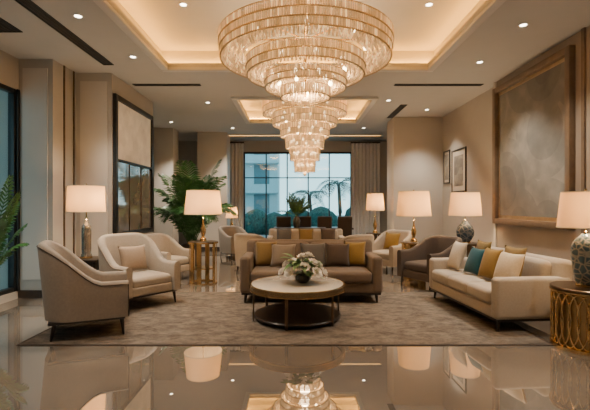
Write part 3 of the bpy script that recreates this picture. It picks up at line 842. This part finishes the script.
lamp('smallest table lamp in the distance by the left curtain', (-1.95, 12.65, .65), slim_prof, BRASS, .45, .79, .19, .15, 20)

# ------------------------------------------------------------------ wall hangings
def picture(name, label, loc, rz, w_, h_, bar, depth, fmat, amat, mat_w=0, matm=None, cat='picture'):
    r = thing(name, label, cat, loc, rz)
    MB().frame(w_, h_, bar, depth).build('frame', fmat, r)
    MB().box((0, -.008, h_ / 2), (w_ - bar, .014, h_ - bar)).build('backing' if not mat_w else 'mat_board', matm or amat, r)
    MB().box((0, -.018, h_ / 2), (w_ - 2 * bar - 2 * mat_w, .008, h_ - 2 * bar - 2 * mat_w)).build('canvas', amat, r)
    return r
a1 = picture('framed_artwork', 'very large grey brown abstract artwork in a deep bronze frame on the right wall', (XR - .1, 6.72, 1.15), radians(-90), 2.2, 2.55, .1, .09, FRAMEBRZ, ART1, .06, FRAMEGOLD)
picture('framed_picture', 'larger small framed print on the right wall beside the big artwork', (XR, 9.85, 1.8), radians(-90), .85, 1.05, .04, .03, BLACK, ART2, .12, P_CREAM)
picture('framed_picture', 'narrower small framed print next to the wide beige column', (XR, 10.62, 2.05), radians(-90), .42, .86, .04, .03, BLACK, ART2, .06, P_CREAM)
r = thing('wall_mirror', 'tall dark framed wall piece with a lit gold panel above tinted glass', 'mirror', (-3.26, 8.3, .9), radians(90))
MB().frame(1.95, 2.6, .1, .06).build('frame', BLACK, r)
MB().box((0, -.03, 1.42), (1.76, .05, .04), .004).build('cross_rail', BLACK, r)
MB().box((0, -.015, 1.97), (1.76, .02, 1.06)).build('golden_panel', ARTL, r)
MB().box((0, -.015, .74), (1.76, .02, 1.3)).build('mirror_glass', MIRROR, r)
for x in (-.3, .3): MB().box((x, -.03, .74), (.02, .02, 1.3), .003).build('glazing_bar', BRONZE, r)

# ------------------------------------------------------------------ plants
def indoor_palm(label, loc, specs, L0, stemh, potr, poth, lw=.045):
    r = thing('potted_palm', label, 'plant', loc)
    MB().lathe([(0, 0), (potr * .75, 0), (potr * .8, .02), (potr, poth), (potr * .92, poth), (potr * .9, poth - .05), (0, poth - .05)], 32).build('pot', POT, r)
    MB().disc(potr * .89, poth - .055, poth - .04, 24).build('soil', SOIL, r)
    for az, L, rise, droop, off in specs:
        m = MB(); frond(m, (.06 * cos(off), .06 * sin(off), poth - .045 + stemh * random.uniform(.0, .5)), az, L, rise, droop, 24, L0, lw, .011)
        m.build('frond', LEAF, r, sharp=3)
random.seed(5)
sp_ = []
for k in range(40):
    az = k * 2.4; lay = k / 40
    ys_ = .78 if abs(sin(az)) > .6 else 1.2
    sp_.append((az, (.55 + .45 * lay * random.uniform(.85, 1.1)) * ys_, 2.85 - .9 * lay + random.uniform(-.1, .2), 1.0 + .6 * lay, az))
indoor_palm('large leafy potted palm in the back left by the dark framed mirror', (-2.65, 10.5, 0), sp_, .44, .5, .26, .5, .042)
sp_ = [(radians(a), L, rs, dr, radians(a)) for a, L, rs, dr in ((0, .42, 1.5, .35), (35, .42, 1.25, .45), (-30, .42, 1.3, .5), (15, .45, 1.0, .5), (-12, .4, 1.75, .3), (60, .38, 1.5, .4), (-60, .38, 1.4, .4))]
indoor_palm('potted palm at the left frame edge before the side window', (-4.1, 5.35, 0), sp_, .2, .3, .2, .42)
v = thing('vase_of_greenery', 'tall vase of loose green branches on the far console table', 'plant', (.05, 12.0, .84))
MB().lathe([(0, 0), (.08, 0), (.11, .08), (.12, .2), (.07, .3), (.075, .33), (.065, .33), (.06, .3), (0, .28)], 24).build('vase', VASE, v)
for k in range(22):
    a = k * 2.4; m = MB(); frond(m, (0, 0, .27), a, random.uniform(.2, .55), random.uniform(.5, .9), random.uniform(.05, .35), 10, .14, .06, .005); m.build('branch', LEAFL, v, sharp=3)

# ------------------------------------------------------------------ far dining set
dt = thing('dining_table', 'dark dining table close to the far window', 'table', (.6, 13.7, 0))
MB().box((0, 0, .73), (2.6, .9, .05), .006).build('tabletop', DARKWOOD, dt)
for sx in (-1, 1):
    for sy in (-1, 1): MB().box((sx * 1.18, sy * .36, .35), (.07, .07, .71), .004).build('leg', DARKWOOD, dt)
def dining_chair(label, loc, rz):
    r = thing('dining_chair', label, 'chair', loc, rz, 'dining chairs at the far window')
    MB().soft((0, 0, .46), (.46, .46, .09), .03, .01).build('seat', BROWN, r)
    MB().soft((0, .21, .82), (.45, .07, .66), .03, 0, Matrix.Rotation(radians(-8), 3, 'X')).build('backrest', BROWN, r)
    for sx in (-1, 1):
        MB().leg(sx * .18, -.17, 0, .43, .012, .018).build('leg', LEGWOOD, r); MB().leg(sx * .18, .17, 0, .43, .012, .018, 0, .03).build('leg', LEGWOOD, r)
    return r
dc = dining_chair('dark dining chair at the left end of the far dining table row', (-.35, 12.95, 0), radians(180))
for x, lb in ((.28, 'dark dining chair second from the left along the far dining table'), (.92, 'dark dining chair third from the left along the far dining table'), (1.55, 'dark dining chair at the right end of the far dining table row')):
    dup(dc, (x, 12.95, 0), radians(180), lb)
